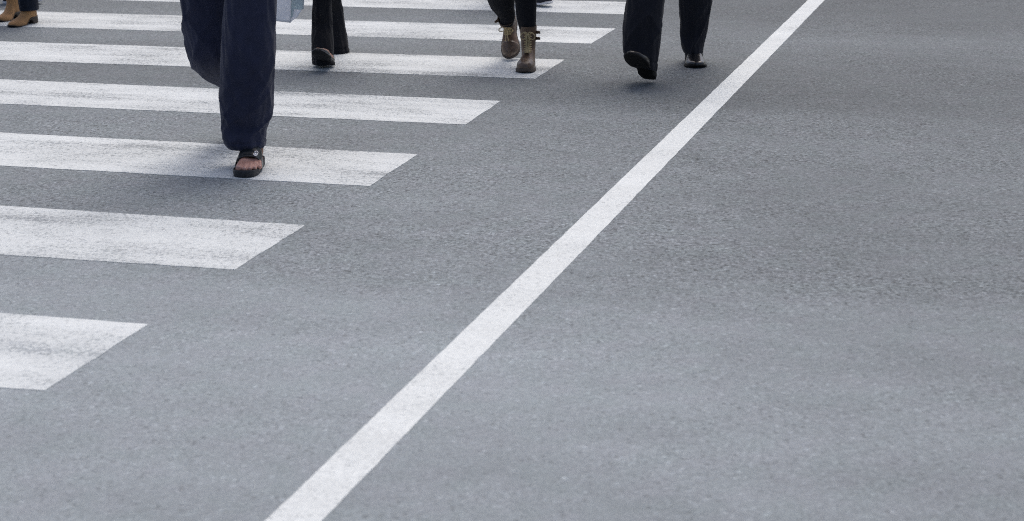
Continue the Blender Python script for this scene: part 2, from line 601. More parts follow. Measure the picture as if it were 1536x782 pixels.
def cloth_loft(keys, seed, amp=.006, vfold=3.0, k=9, n=72, hem=.03, creases=(), press=0.0, seam=None, hemt=None):
    """keys bottom to top: (center Vector, rx, ry). Returns MB with folds; hem turned in at the bottom."""
    P = [(c.x, c.y, c.z, rx, ry) for c, rx, ry in keys]
    S = catmull(P, k)
    mb = MB()
    rings = []
    cum = 0
    prev = None
    for i, s in enumerate(S):
        c = Vector(s[:3])
        t = (Vector(S[min(i+k, len(S)-1)][:3]) - Vector(S[max(i-k, 0)][:3])).normalized()
        if hemt is not None:
            wgt = 1 - ss(k*1.0, k*4.0, i)
            t = (t*(1 - wgt) + Vector(hemt)*wgt).normalized()
        if prev is not None: cum += (c - prev).length
        prev = c
        a = (Vector((1, 0, 0)) - t*t.x).normalized()
        b = t.cross(a)
        ring = []
        for j in range(n):
            th = 2*PI*j/n
            ct, st = math.cos(th), math.sin(th)
            e = .9
            x = math.copysign(abs(ct)**e, ct)*s[3]
            y = math.copysign(abs(st)**e, st)*s[4]
            d = a*x + b*y
            u = d.normalized()
            # vertical drape folds, softer diagonal rumples, fine wrinkles
            f = noise.noise(Vector((ct*vfold, st*vfold, cum*2.2 + seed)))*1.0
            dz = cum*9 + ct*2.2 + seed
            f += .8*noise.noise(Vector((ct*1.4 + seed, st*1.4, dz)))
            f += .35*noise.noise(Vector((ct*4 + seed, st*4, cum*26 + ct*5)))
            rg = 1 - 2.2*abs(noise.noise(Vector((ct*2.2 + 5, st*2.2 + seed, cum*7 + ct*3.0))))
            f += .75*rg
            off = f*amp
            if hemt is not None:
                off -= .0035*math.exp(-((cum - .030)/.004)**2)
                off += .0012*math.sin(th*23 + seed)*(1 - ss(.0, .06, cum))
            for (th0, s0, slope, wid, dep) in creases:      # long diagonal pulls
                dth = (th - th0 + PI) % (2*PI) - PI
                L = cum - s0 - slope*dth
                w = math.exp(-abs(L/wid)**1.25)*math.exp(-(dth/.85)**2)
                off += dep*w
            if press:
                dth = (th - 3*PI/2 + PI) % (2*PI) - PI
                off += press*math.exp(-(dth/.09)**2)
            if seam is not None:
                dth = (th - seam + PI) % (2*PI) - PI
                off -= .0035*math.exp(-(dth/.05)**2)
            ring.append(c + d + u*off)
        rings.append(ring)
    if hem:
        c0 = sum(rings[0], Vector())/n
        t = (Vector(S[2][:3]) - Vector(S[0][:3])).normalized()
        lip = [c0 + (p - c0)*.985 - t*.001 for p in rings[0]]
        inn = [c0 + (p - c0)*.95 + t*.004 for p in rings[0]]
        deep = [c0 + (p - c0)*.93 + t*hem for p in rings[0]]
        rings = [deep, inn, lip] + rings
    mb.loft(rings, cap0=False, cap1=True)
    return mb


W_TAB = [(0, .010), (.02, .020), (.06, .0275), (.12, .0315), (.22, .0325), (.36, .0325), (.5, .0385), (.62, .0455), (.72, .0480), (.80, .0470), (.88, .0405), (.94, .031), (.98, .019), (1, .008)]
STYLE = {
    'dress':  dict(h=[(0, .035), (.03, .055), (.1, .072), (.25, .078), (.38, .074), (.5, .062), (.65, .047), (.8, .036), (.92, .027), (.98, .016), (1, .007)], sole=.010, heel=.017, side=.86, flat=.62),
    'boot':   dict(h=[(0, .05), (.03, .08), (.1, .10), (.25, .105), (.38, .092), (.5, .072), (.65, .058), (.8, .050), (.92, .040), (.98, .024), (1, .010)], sole=.018, heel=.014, side=.98, flat=.72),
    'ankle':  dict(h=[(0, .05), (.03, .08), (.1, .095), (.25, .100), (.38, .086), (.5, .064), (.65, .046), (.8, .036), (.92, .026), (.98, .015), (1, .006)], sole=.007, heel=.038, side=.9, flat=.7),
    'flat':   dict(h=[(0, .035), (.03, .048), (.1, .050), (.25, .040), (.38, .034), (.5, .031), (.65, .032), (.8, .030), (.92, .022), (.98, .013), (1, .006)], sole=.007, heel=.006, side=.9, flat=.7),
    'sneaker': dict(h=[(0, .04), (.03, .060), (.1, .070), (.25, .068), (.38, .064), (.5, .056), (.65, .046), (.8, .040), (.92, .031), (.98, .019), (1, .008)], sole=.013, heel=.004, side=.84, flat=.6),
}


def sole_z(style, t):
    st = STYLE[style]
    heel = st['heel']
    top = st['sole'] + heel*(1 - ss(.30, .58, t))
    spring = .012*ss(.80, 1.0, t)**1.5 + (.004*(1 - ss(0, .06, t)))
    under = heel*0
    bottom = spring + (heel*.85*ss(.275, .30, t)*(1 - ss(.34, .60, t)) if heel > .012 else 0)
    return bottom, top + spring*.8


def centre_x(t, side):          # side +1: medial on +x
    return side*(.010*ss(.3, .8, t) - .004*ss(.85, 1, t))


def shoe_meshes(style, L=.275, Wf=1.0, side=1, stations=44, cap_from=None, hmul=1.0):
    st = STYLE[style]
    up, so, cap = MB(), MB(), MB()
    ur, sr_, cr_ = [], [], []
    n = 28
    for i in range(stations + 1):
        t = i/stations
        t = .5 - .5*math.cos(PI*t)
        w = interp(W_TAB, t)*Wf
        h = interp(st['h'], t)*hmul
        zb, zt = sole_z(style, t)
        cx = centre_x(t, side)
        y = t*L
        ring, cring = [], []
        for j in range(n):
            a = 2*PI*j/n
            ca, sa = math.cos(a), math.sin(a)
            x = math.copysign(abs(ca)**st['side'], ca)*w
            z = zt - .003 + (h*max(sa, 0)**st['flat'] if sa > 0 else -.002)
            wr = 0
            if .55 < t < .72 and sa > 0.3:                       # flex creases across the vamp
                wr = -.0016*max(0, math.sin((t - .55)/.17*3*2*PI))*sa
            ring.append(Vector((cx + x, y, z + wr)))
            cring.append(Vector((cx + x*1.03, y + .002, (zt - .003) + (z - zt + .003)*1.045)))
        ur.append(ring)
        if cap_from and t > cap_from: cr_.append(cring)
        sring = []
        ws = w*1.07 + .002
        for (px, pz) in ((-1, .2), (-.96, 0), (-.5, 0), (0, 0), (.5, 0), (.96, 0), (1, .2), (1.0, .85), (.97, 1), (.5, 1), (0, 1), (-.5, 1), (-.97, 1), (-1.0, .85)):
            sring.append(Vector((cx + px*ws, y + (.003 if t > .9 else (-.003 if t < .05 else 0)), zb + (zt - zb)*pz)))
        sr_.append(sring)
    up.loft(ur)
    so.loft(sr_)
    if cr_: cap.loft(cr_)
    return up, so, cap


def pose(heel, heading, pitch=0.0, roll=0.0):
    """heel: world point under the heel; heading: angle of the toe, 0 = towards the viewer (-Y), + = viewer's right"""
    d = Vector((math.sin(heading), -math.cos(heading), 0))
    ang = math.atan2(d.y, d.x) - PI/2
    return Matrix.Translation(heel) @ Matrix.Rotation(ang, 4, 'Z') @ Matrix.Rotation(pitch, 4, 'X') @ Matrix.Rotation(roll, 4, 'Y')

# ------------------------------------------------------------------ bodies


def hand_caps(mb, wrist, dirv, palm_n, side, curl=.35):
    """palm and five fingers hanging from the wrist; dirv along the hand, palm_n facing the thigh"""
    d = dirv.normalized()
    p = palm_n.normalized()
    s = d.cross(p).normalized()*side            # towards the thumb
    a = wrist + d*.02
    for k in (-1.5, -.5, .5, 1.5):
        mb.capsule(a + s*k*.014, .016, wrist + d*.085 + s*k*.019, .0125, 10)
    for k, ln in ((1.5, .068), (.5, .078), (-.5, .072), (-1.5, .055)):
        q = wrist + d*.088 + s*k*.0195
        dd = d
        for j, fr in enumerate((.45, .32, .23)):
            dd = (dd + p*curl*(1.0 if j else .7)).normalized()
            e = q + dd*ln*fr
            mb.capsule(q, .0092 - j*.0006, e, .0086 - j*.0006, 10)
            q = e
    q = wrist + d*.028 + s*.026
    e = q + (d*.6 + s*.7 + p*.25).normalized()*.045
    mb.capsule(q, .0125, e, .0105, 10)
    mb.capsule(e, .0105, e + (d*.9 + s*.15 + p*.35).normalized()*.034, .009, 10)


def frame(heading):
    f = Vector((math.sin(heading), -math.cos(heading), 0))
    r = Vector((-f.y, f.x, 0))     # the person's left
    return f, r


class Person:
    def __init__(s, base, pelvis, heading, label, hs=1.0, skin='skin', lean=.02, swing=(.12, -.12), hold=None):
        s.base = Vector((base.x, base.y, 0))
        s.pelvis = Vector(pelvis)
        s.f, s.l = frame(heading)
        s.label = label
        s.hs = hs
        s.skin = M[skin]
        s.body = MB()
        s.lean = lean
        s.swing = swing
        s.hold = hold
        s.hips = [s.pelvis + s.l*.085*hs*k - Vector((0, 0, .03)) for k in (1, -1)]

    def leg(s, hip, knee, ankle, r=(.07, .048, .036)):
        s.body.capsule(hip, r[0], knee, r[1])
        s.body.capsule(knee, r[1], ankle, r[2])

    def leg_keys(s, keys, ankle, ra=.034, skip=1, cap=.072, frac=.52):
        """bare leg running up the middle of a trouser leg"""
        pts = [(Vector(ankle), ra)] + [(c, min(cap, max(ra, frac*min(rx, ry)))) for c, rx, ry in keys[skip:]]
        pts = [pts[0]] + [p for p in pts[1:] if p[0].z > ankle[2] + .03]
        for (a, r0), (b, r1) in zip(pts, pts[1:]):
            s.body.capsule(a, r0, b, r1)

    def torso(s):
        b, hs, f, l, p = s.body, s.hs, s.f, s.l, s.pelvis
        Z = Vector((0, 0, 1))
        Mx = Matrix((l, f, Z)).transposed()
        b.ellipsoid(p, .155*hs, .11*hs, .12*hs, Mx)
        w = p + Z*.17*hs + f*s.lean*.3
        b.ellipsoid(w, .13*hs, .095*hs, .17*hs, Mx)
        ch = p + Z*.37*hs + f*s.lean
        b.ellipsoid(ch, .16*hs, .11*hs, .19*hs, Mx)
        nk = p + Z*.555*hs + f*s.lean*1.4
        hd = p + Z*.70*hs + f*(s.lean*2 + .02)
        s.chest, s.neck, s.head, s.Mx = ch, nk, hd, Mx
        b.capsule(nk - Z*.05, .055*hs, nk + Z*.07, .05*hs)
        b.ellipsoid(hd + Z*.02, .073*hs, .092*hs, .098*hs, Mx)
        b.ellipsoid(hd - Z*.045*hs + f*.02, .055*hs, .065*hs, .065*hs, Mx)
        b.capsule(hd + f*.088*hs + Z*.01, .010, hd + f*.106*hs - Z*.022*hs, .013)
        b.capsule(hd + f*.082*hs - Z*.055*hs + l*.016, .009, hd + f*.082*hs - Z*.055*hs - l*.016, .009)
        for k in (1, -1):
            b.ellipsoid(hd + l*k*.076*hs, .010, .018, .030, Mx)
            b.capsule(hd + f*.083*hs + l*k*.045*hs + Z*.022, .009, hd + f*.088*hs + l*k*.018*hs + Z*.024, .009)
        s.arms = []
        for k, sw in zip((1, -1), s.swing):
            sh = p + Z*.465*hs + l*k*.170*hs + f*s.lean
            el = sh + (-Z*.98 + f*sw + l*k*.14).normalized()*.29*hs
            wr = el + (-Z*.95 + f*(sw + .22) + l*k*.02).normalized()*.25*hs
            b.capsule(ch + Z*.10*hs + l*k*.06, .06*hs, sh, .055*hs)
            b.capsule(sh, .050*hs, el, .038*hs)
            b.capsule(el, .038*hs, wr, .026*hs)
            hand_caps(b, wr, (wr - el), -l*k, 1 if k > 0 else -1, .35 if not (s.hold == k) else .95)
            s.arms.append((sh, el, wr))
            if s.hold == k: s.grip = wr + (wr - el).normalized()*.105 - l*k*.02

    def finish(s, voxel=.007, top='shirt_grey', hair='hair_dark', toe_test=None, long_hair=False, smooth=5):
        s.torso()
        v, f = remeshed(s.body, voxel, smooth)
        fm = None
        mats = [s.skin]
        if toe_test:
            mats = [s.skin, M['skin_toe']]
            fm = [1 if toe_test(sum((v[i] for i in q), Vector())/len(q)) else 0 for q in f]
        o = mesh_obj('person', v, f, None, None, s.base, True, mats, fm)
        tag(o, s.label, 'person', 'people walking over the zebra crossing')
        s.o = o
        hs, p, l, ff = s.hs, s.pelvis, s.l, s.f
        Z = Vector((0, 0, 1))
        # jacket over the torso and arms
        j = MB()
        j.ellipsoid(p + Z*.01, .215*hs, .175*hs, .17*hs, s.Mx)
        j.ellipsoid(p + Z*.17*hs + ff*s.lean*.3, .165*hs, .125*hs, .20*hs, s.Mx)
        j.ellipsoid(s.chest, .185*hs, .135*hs, .20*hs, s.Mx)
        for k, (sh, el, wr) in zip((1, -1), s.arms):
            j.capsule(s.chest + Z*.10*hs + l*k*.06, .085*hs, sh, .060*hs)
            j.capsule(sh, .060*hs, el, .052*hs)
            j.capsule(el, .054*hs, el.lerp(wr, .93), .043*hs)
        j.capsule(s.neck - Z*.06, .075*hs, s.neck - Z*.005, .066*hs)
        v, f = remeshed(j, .012, 4)
        v = [q + Vector((1, 1, 0))*.004*noise.noise(q*9) for q in v]
        mesh_obj('jacket', v, f, M[top], o, s.base)
        hm = MB()
        hm.ellipsoid(s.head + Z*.038*hs - ff*.012, .083*hs, .098*hs, .095*hs, s.Mx)
        hm.ellipsoid(s.head + Z*.0 - ff*.045*hs, .078*hs, .060*hs, .095*hs, s.Mx)
        if long_hair:
            hm.capsule(s.head - ff*.05*hs, .075*hs, s.neck - ff*.085*hs - Z*.05, .06*hs)
        v, f = remeshed(hm, .010, 3)
        mesh_obj('hair', v, f, M[hair], o, s.base)
        for k in (1, -1):
            e = MB()
            e.ellipsoid(s.head + ff*.081*hs + l*k*.032*hs + Z*.004, .013, .009, .008, s.Mx)
            e.obj('eye', M['eye'], o, s.base)
        return o

    def part(s, name, mb, mat, parent=None):
        return mb.obj(name, M[mat] if isinstance(mat, str) else mat, parent or s.o, s.base)


def silhouette(Y, rows, depth=.9):
    """rows (v, u_left, u_right[, dY[, depth]]) bottom to top -> loft keys at depth Y"""
    out = []
    for r in rows:
        v, ul, ur = r[:3]
        y = Y + (r[3] if len(r) > 3 else 0)
        a, b = V(ul, v, y), V(ur, v, y)
        w = (b - a).length/2
        out.append(((a + b)/2, w, w*(r[4] if len(r) > 4 else depth)))
    return out

# ================================================================== walker in navy trousers and slide sandals


def foot_caps(mb, Mt, s, sc_=1.0):
    """bare foot, +y towards the toes, medial side at s*x; fills mb in world space"""
    def c(a, ra, b, rb): mb.capsule(Mt @ Vector(a), ra*sc_, Mt @ Vector(b), rb*sc_, 14)
    z0 = .024
    c((0, .035, z0 + .034), .033, (0, .045, z0 + .085), .034)
    c((0, .045, z0 + .085), .034, (0, .055, z0 + .16), .036)
    c((0, .04, z0 + .03), .031, (-s*.012, .12, z0 + .026), .026)
    c((s*.006, .065, z0 + .062), .034, (s*.012, .15, z0 + .030), .024)
    c((s*.012, .10, z0 + .044), .028, (s*.024, .185, z0 + .021), .020)
    c((-s*.006, .09, z0 + .036), .028, (-s*.022, .165, z0 + .020), .019)
    c((s*.024, .185, z0 + .022), .020, (-s*.028, .160, z0 + .018), .017)
    toes = [((s*.030, .190), (s*.032, .243), .0140), ((s*.0085, .195), (s*.0080, .247), .0098), ((-s*.0090, .188), (-s*.0110, .238), .0093),
            ((-s*.0235, .178), (-s*.0285, .224), .0088), ((-s*.0375, .165), (-s*.0450, .205), .0084)]
    tips = []
    for (a, b, r) in toes:
        m = ((a[0] + b[0])/2, (a[1] + b[1])/2)
        c((a[0], a[1], z0 + .020), r, (m[0], m[1], z0 + .021), r*.93)
        c((m[0], m[1], z0 + .021), r*.93, (b[0], b[1], z0 + r*.85), r)
        tips.append((b, r))
    return tips


def slide_sandal(P, Mt, s, parent):
    """thick rubber footbed with one wide strap and a buckle"""
    L = .275
    so = MB()
    rings = []
    for i in range(49):
        t = .5 - .5*math.cos(PI*i/48)
        w = interp([(0, .012), (.02, .022), (.06, .031), (.12, .0355), (.25, .0365), (.4, .0385), (.55, .0445), (.68, .0495), (.78, .0505), (.87, .0460), (.94, .037), (.98, .023), (1, .009)], t)
        cx = centre_x(t, s)*1.1
        spring = .006*ss(.85, 1, t)
        zt = .024 + .006*(1 - ss(.1, .4, t))
        lip = .0045
        y = -.006 + t*L
        pts = [(-1.0, .3), (-.97, 0.0), (-.5, 0), (0, 0), (.5, 0), (.97, 0), (1.0, .3), (1.02, .8), (1.0, 1.16), (.94, 1.16), (.90, .98), (.5, .93), (0, .92), (-.5, .93), (-.90, .98), (-.94, 1.16), (-1.0, 1.16), (-1.02, .8)]
        dish = 1 - ss(.90, .97, t)
        pts = [(px, pz if pz <= .8 else 1.1 + (pz - 1.1)*dish) for px, pz in pts]
        rings.append([Vector((cx + px*w, y, spring + zt*pz)) for px, pz in pts])
    so.loft(rings)
    so.xf(Mt)
    sandal = P.part('sandal', so, 'rubber', parent)
    ins = MB()
    rings = []
    for i in range(31):
        t = .03 + .94*i/30
        w = interp([(0, .012), (.02, .022), (.06, .031), (.12, .0355), (.25, .0365), (.4, .0385), (.55, .0445), (.68, .0495), (.78, .0505), (.87, .0460), (.94, .037), (.98, .023), (1, .009)], t)*.86
        cx = centre_x(t, s)*1.1
        zt = (.024 + .006*(1 - ss(.1, .4, t)))*.96 + .006*ss(.85, 1, t)
        y = -.006 + t*L
        rings.append([Vector((cx - w, y, zt)), Vector((cx + w, y, zt)), Vector((cx + w, y, zt + .0016)), Vector((cx - w, y, zt + .0016))])
    ins.loft(rings)
    P.part('insole', ins.xf(Mt), 'insole', sandal)
    # strap: an arch across the instep
    st = MB()
    rings = []
    na, nb = 40, 14
    outer, inner = [], []
    for i in range(na + 1):
        a = PI*i/na                       # 0: +x side, pi: -x side
        row_o, row_i = [], []
        for j in range(nb + 1):
            k = j/nb                      # 0 front edge, 1 back edge
            yf = .176 + .012*math.sin(a) + s*.010*math.cos(a)
            yb = .092 - .002*math.sin(a)
            y = yf + (yb - yf)*k
            wid = .051 - .008*k
            hgt = (.060 + .046*k**1.05)
            ca, sa = math.cos(a), math.sin(a)
            x = s*.006 + math.copysign(abs(ca)**.75, ca)*wid
            z = .012 + hgt*max(sa, 0)**.70
            rib = .0018*math.cos(k*4*2*PI)*ss(.15, .45, sa)
            edge = -.002*(ss(.86, 1, k) + ss(.86, 1, 1 - k))
            nrm = Vector((ca, 0, sa))
            p = Vector((x, y, z))
            row_o.append(p + nrm*(.0022 + rib + edge))
            row_i.append(p - nrm*.0022)
        outer.append(row_o); inner.append(row_i)
    for i in range(na + 1):
        rings.append(outer[i] + list(reversed(inner[i])))
    st.loft(rings)
    st.xf(Mt)
    strap = P.part('strap', st, 'strap', sandal)
    # buckle on the outer side of the strap
    bk = MB()
    a = PI*.34 if s < 0 else PI*.66
    ca, sa = math.cos(a), math.sin(a)
    k = .22
    ctr = Vector((s*.006 + math.copysign(abs(ca)**.75, ca)*(.051 - .008*k), .166, .012 + (.060 + .046*k**1.05)*sa**.70))
    nrm = Vector((ca, .35, sa)).normalized()
    yv = Vector((0, 1, 0)); yv = (yv - nrm*yv.dot(nrm)).normalized()
    xv = yv.cross(nrm)
    B = Matrix((xv, yv, nrm)).transposed().to_4x4()
    B.translation = ctr + nrm*.0045
    pts = [(-.008, -.017), (.008, -.017), (.008, .017), (-.008, .017), (-.008, -.017)]
    pts = [(.0068*math.cos(q/16*2*PI), .0165*math.copysign(abs(math.sin(q/16*2*PI))**.7, math.sin(q/16*2*PI))) for q in range(17)]
    bk.tube([B @ Vector((x, y, 0)) for x, y in pts], .0022, 8)
    bk.tube([B @ Vector((-.006, 0, .0005)), B @ Vector((.006, 0, .0005))], .0028, 8)
    bk.ellipsoid(B @ Vector((0, .008, .001)), .005, .0045, .003, B.to_3x3())
    bk.xf(Mt)
    P.part('buckle', bk, 'chrome', sandal)
    hole = MB()
    for yy in (.105, .125):
        hole.ellipsoid((-s*.0475 + s*.006, yy, .038), .0035, .006, .010)
    return sandal


toe_pt = G(369.5, 268)
hd2 = math.radians(-2)
front_dir, _ = frame(hd2)
heel2 = toe_pt - front_dir*.268
Mf = pose(heel2, hd2)
YP = heel2.y - .02
P2 = Person(heel2, (V(338, 0, heel2.y + .12).x, heel2.y + .14, .93), 0.0,
            'person in loose navy trousers stepping forward in a black slide sandal', 1.0, 'skin', swing=(-.1, .15))
tips = foot_caps(P2.body, Mf, 1)       # person's left foot: big toe towards the viewer's left
ank = Mf @ Vector((0, .055, .17))
# rear leg: knee forward, shin trailing behind the front leg
kneeR = V(310, 78, heel2.y + .20)
ankR = V(368, 122, heel2.y + .58)
hd2r = math.radians(-6)
fr, _ = frame(hd2r)
heelR = Vector((ankR.x, ankR.y, ankR.z - .10)) - fr*.02
MR = pose(heelR, hd2r, math.radians(-42))
tipsR = foot_caps(P2.body, MR, -1)
Mi, MRi = Mf.inverted(), MR.inverted()


def toe_t(p):
    q = Mi @ p
    if p.z < .12 and .172 < q.y < .30 and abs(q.x) < .08: return True
    q = MRi @ p
    return .172 < q.y < .30 and abs(q.x) < .08 and abs(q.z) < .08


Yf = heel2.y - .045
front = silhouette(Yf, [(220, 343, 395.5, -.015, 1.1), (213, 336.5, 396.5, -.015, 1.1), (203, 333, 397, -.01, 1.05), (190, 331.5, 398.5), (173, 330.5, 404), (155, 330, 409.5), (135, 330.5, 411),
                        (105, 331.5, 411.5), (70, 333.5, 412.5), (35, 335, 413), (0, 338, 414), (-45, 341, 417)])
hip0 = P2.hips[0]
front += [(hip0 - Vector((-.00, 0, .06)), .120, .12), (hip0 + Vector((-.02, 0, .08)), .12, .125)]
aR, kR = ankR, kneeR
rear = []
for t, rr in ((0.02, .062), (.12, .072), (.35, .080), (.6, .084), (.82, .088)):
    c = aR.lerp(kR, t)
    rear.append((c, rr, rr))
rear += silhouette(kR.y - .0, [(72, 281.5, 352), (45, 277, 350), (18, 274.5, 348), (0, 272, 346), (-45, 268, 344)])
hip1 = P2.hips[1]
rear += [(hip1 - Vector((0, 0, .06)), .122, .12), (hip1 + Vector((.02, 0, .08)), .12, .125)]
P2.leg_keys(front, ank, .033, 4)
P2.leg_keys(rear, ankR, .034, 2)
P2.finish(.0034, 'shirt_white', toe_test=toe_t, smooth=2)
for Mt, tp, s in ((Mf, tips, 1), (MR, tipsR, -1)):
    slide_sandal(P2, Mt, s, P2.o)
    for (b, r) in tp:
        nm = MB()
        nm.ellipsoid((b[0], b[1] + r*.45, .024 + r*1.45), r*.62, r*.55, r*.28, Matrix.Rotation(-.6, 3, 'X'))
        nm.xf(Mt)
        P2.part('toenail', nm, 'nail')
trous = MB()
mb = cloth_loft(front, 3.0, .0055, 2.0, k=10, n=96, seam=.25, hemt=(0, 0, 1),
                creases=((4.9, .16, .10, .020, .010), (4.3, .10, -.12, .018, .009), (5.2, .24, .14, .022, .009), (4.6, .30, .10, .02, .007), (4.7, .05, .05, .012, .006), (5.6, .10, .10, .016, .010), (4.8, .38, -.16, .016, .008), (5.1, .13, -.14, .012, .008), (4.45, .20, .16, .012, .008)))
trous.add(mb.v, mb.f)
mb = cloth_loft(rear, 11.0, .006, 2.0, k=10, n=96, seam=PI,
                creases=((4.0, .42, .15, .02, .010), (4.7, .48, -.12, .018, .009), (3.6, .55, .10, .02, .010)))
trous.add(mb.v, mb.f)
P2.part('trousers', trous, 'navy')

# ================================================================== walker in black flared trousers, carrier bag
toe3 = G(485, 100)
Y3 = toe3.y + .075
P3 = Person(Vector((toe3.x, Y3, 0)), (V(490, 0, Y3).x + .0, Y3 + .12, .90), 0.0,
            'person in black flared trousers and dark flat shoes behind the navy trousers', .95, 'skin_light', swing=(.1, .02), hold=-1)
h3 = math.radians(-14)
f3, _ = frame(h3)
heel3 = Vector((V(498, 90, Y3).x, Y3 - .085, .004))
M3 = pose(heel3, h3, math.radians(26))
ank3 = Vector((V(486, 90, Y3).x, heel3.y + .025, .10))
knee3 = V(487, -30, Y3 - .02)
b = P3.body
b.capsule(ank3, .028, M3 @ Vector((0, .09, .030)), .022)
b.capsule(M3 @ Vector((0, .04, .035)), .026, M3 @ Vector((-.004, .19, .022)), .020)
b.capsule(M3 @ Vector((0.010, .12, .034)), .022, M3 @ Vector((.012, .19, .026)), .018)
b.capsule(M3 @ Vector((-0.010, .12, .034)), .022, M3 @ Vector((-.014, .18, .026)), .018)
toe3r = G(505, 80.5)
h3r = math.radians(4)
p3r = math.radians(-58)
f3r, _ = frame(h3r)
heel3r = toe3r - f3r*.245*math.cos(p3r) + Vector((0, .045, .245*math.sin(-p3r)))
M3r = pose(heel3r, h3r, p3r)
ank3r = M3r @ Vector((0, .05, .075))
knee3r = V(499, -35, Y3 + .06)
b.capsule(ank3r, .033, M3r @ Vector((0, .10, .04)), .028)
b.capsule(M3r @ Vector((0, .04, .035)), .026, M3r @ Vector((0, .19, .022)), .020)
k3 = silhouette(Y3 - .02, [(95, 469.5, 499.5, -.06, 1.5), (88, 469, 500, -.06, 1.5), (75, 468.2, 500.5, -.05, 1.4), (60, 468, 499.5, -.03, 1.2), (40, 468.3, 498), (20, 469.5, 497), (0, 471, 497), (-60, 473, 502)])
k3 += [(P3.hips[1] - Vector((0, 0, .05)), .095, .10), (P3.hips[1] + Vector((.02, 0, .08)), .105, .11)]
Yr = toe3r.y + .03
k3r = silhouette(Yr, [(79, 492, 523.5, 0, 1.25), (73, 491, 523, 0, 1.2), (57, 490.5, 519.5, .02, 1.2), (37, 490, 516.5, .03, 1.2), (15, 488, 514, .02), (0, 487, 511.5, -.01), (-60, 484, 512, -.13)])
k3r += [(P3.hips[0] - Vector((0, 0, .05)), .095, .10), (P3.hips[0] + Vector((-.02, 0, .08)), .105, .11)]
P3.leg_keys(k3, ank3, .027, 3, frac=.42)
P3.leg_keys(k3r, ank3r, .026, 3, frac=.40)
P3.finish(.006, 'coat_brown', long_hair=True)


def flat_shoe(P, Mt, s):
    up, so, _ = shoe_meshes('flat', .245, .92, s)
    # open throat: keep the toe box and the low sides only
    keep, lowf = MB(), None
    n, sta = 28, 44
    rings = [up.v[i*n:(i+1)*n] for i in range(sta + 1)]
    out = []
    for i, r in enumerate(rings):
        t = .5 - .5*math.cos(PI*i/sta)
        ring = []
        for j, p in enumerate(r):
            p = p.copy()
            if .08 < t < .76:
                zb, zt = sole_z('flat', t)
                cut = zt + .022 - .012*math.sin((t - .08)/.68*PI)
                p.z = min(p.z, cut)
            ring.append(p)
        out.append(ring)
    keep.loft(out)
    o = P.part('shoe', keep.xf(Mt), 'leather_black')
    P.part('sole', so.xf(Mt), 'sole_grey', o)
    rim = MB()
    pts = []
    for i in range(60):
        t = .55 + .45*(.5 - .5*math.cos(PI*min(1, i/29.5))) if i < 30 else .55 + .45*(.5 - .5*math.cos(PI*max(0, (59 - i)/29.5)))
        sg = 1 if i < 30 else -1
        zb, zt = sole_z('flat', t)
        pts.append(Mt @ Vector((centre_x(t, s) + sg*(interp(W_TAB, t)*.92*1.08 + .002), t*.245, (zb + zt)/2)))
    rim.tube(pts, .0028, 6)
    P.part('welt', rim, simple('grey_welt', (.17, .17, .18), .5, .5, .1, 60, .1), o)
    return o


flat_shoe(P3, M3, -1)
flat_shoe(P3, M3r, 1)
tr = MB()
mb = cloth_loft(k3, 21, .004, 2.2, k=10, n=72, hemt=(0, 0, 1), creases=((4.5, .18, .12, .014, .006), (5.0, .10, .1, .014, .005), (4.9, .26, -.1, .015, .006)), press=.003)
# front of the hem rides up over the shoe
for p in mb.v:
    pass
tr.add(mb.v, mb.f)
mb = cloth_loft(k3r, 27, .004, 2.2, k=10, n=72, hemt=(0, 0, 1))
tr.add(mb.v, mb.f)
P3.part('trousers', tr, 'black_cloth')

# carrier bag hanging from the hand
gr = P3.grip
bagY = Y3 - .02
bc = V(437, 34, bagY - .20)           # low front corner of the bag
zb_ = bc.z
top_z = gr.z - .16
yaw = math.radians(38)
ux = Vector((math.cos(yaw), math.sin(yaw), 0))      # side gusset runs back to the right
uf = Vector((-math.cos(math.radians(14)), math.sin(math.radians(14)), 0))   # front face runs to the left
corner = Vector((bc.x - .004, bagY, 0))
Wd, Dp = .27, .075


def bag_pt(fx, gx, z):
    k = (z - zb_)/(top_z - zb_)
    bulge = .018*math.sin(PI*min(1, max(0, k)))
    w = 1 - .10*k
    p = corner + uf*(Wd*fx)*w + ux*(Dp*gx)
    p = p - Vector((0, 1, 0))*bulge*math.sin(PI*fx)
    p += Vector((0, -.20*(1 - k), 0)) + Vector((noise.noise(Vector((fx*3, gx*3, z*7))), noise.noise(Vector((fx*3 + 9, gx*3, z*7))), 0))*.010
    return Vector((p.x, p.y, z))


fr_, gs = MB(), MB()
NZ = 24
def panel(mb, fn, nu):
    v, f = [], []
    for i in range(NZ + 1):
        for j in range(nu + 1):
            v.append(fn(j/nu, i/NZ))
    for i in range(NZ):
        for j in range(nu):
            a = i*(nu+1) + j
            f.append((a, a+1, a+nu+2, a+nu+1))
    mb.add(v, f)


def zz(k, drop): return zb_ + drop + (top_z - zb_ - drop)*k
panel(fr_, lambda u, k: bag_pt(u, 0, zz(k, .012*u + .018*u*u)), 20)
panel(fr_, lambda u, k: bag_pt(u, 1, zz(k, .06 + .012*u)), 20)
panel(fr_, lambda u, k: bag_pt(1, u, zz(k, .03 + .04*u)), 8)
def gus(u, k):
    p = bag_pt(0, u, zz(k, .060*u**1.3))
    inw = math.sin(PI*u)*(.012 + .03*k)
    return p + uf*inw
panel(gs, gus, 10)
panel(fr_, lambda u, k: bag_pt(k, u, zb_) + Vector((0, 0, (.060*u**1.3)*(1 - k) + (.03 + .03*u)*k)), 8)
bag = fr_.obj('carrier_bag', M['plastic_white'], None, Vector((corner.x, corner.y, zb_)))
tag(bag, 'white and pale teal carrier bag hanging beside the navy trousers', 'bag')
sol = bag.modifiers.new('thickness', 'SOLIDIFY'); sol.thickness = .0015
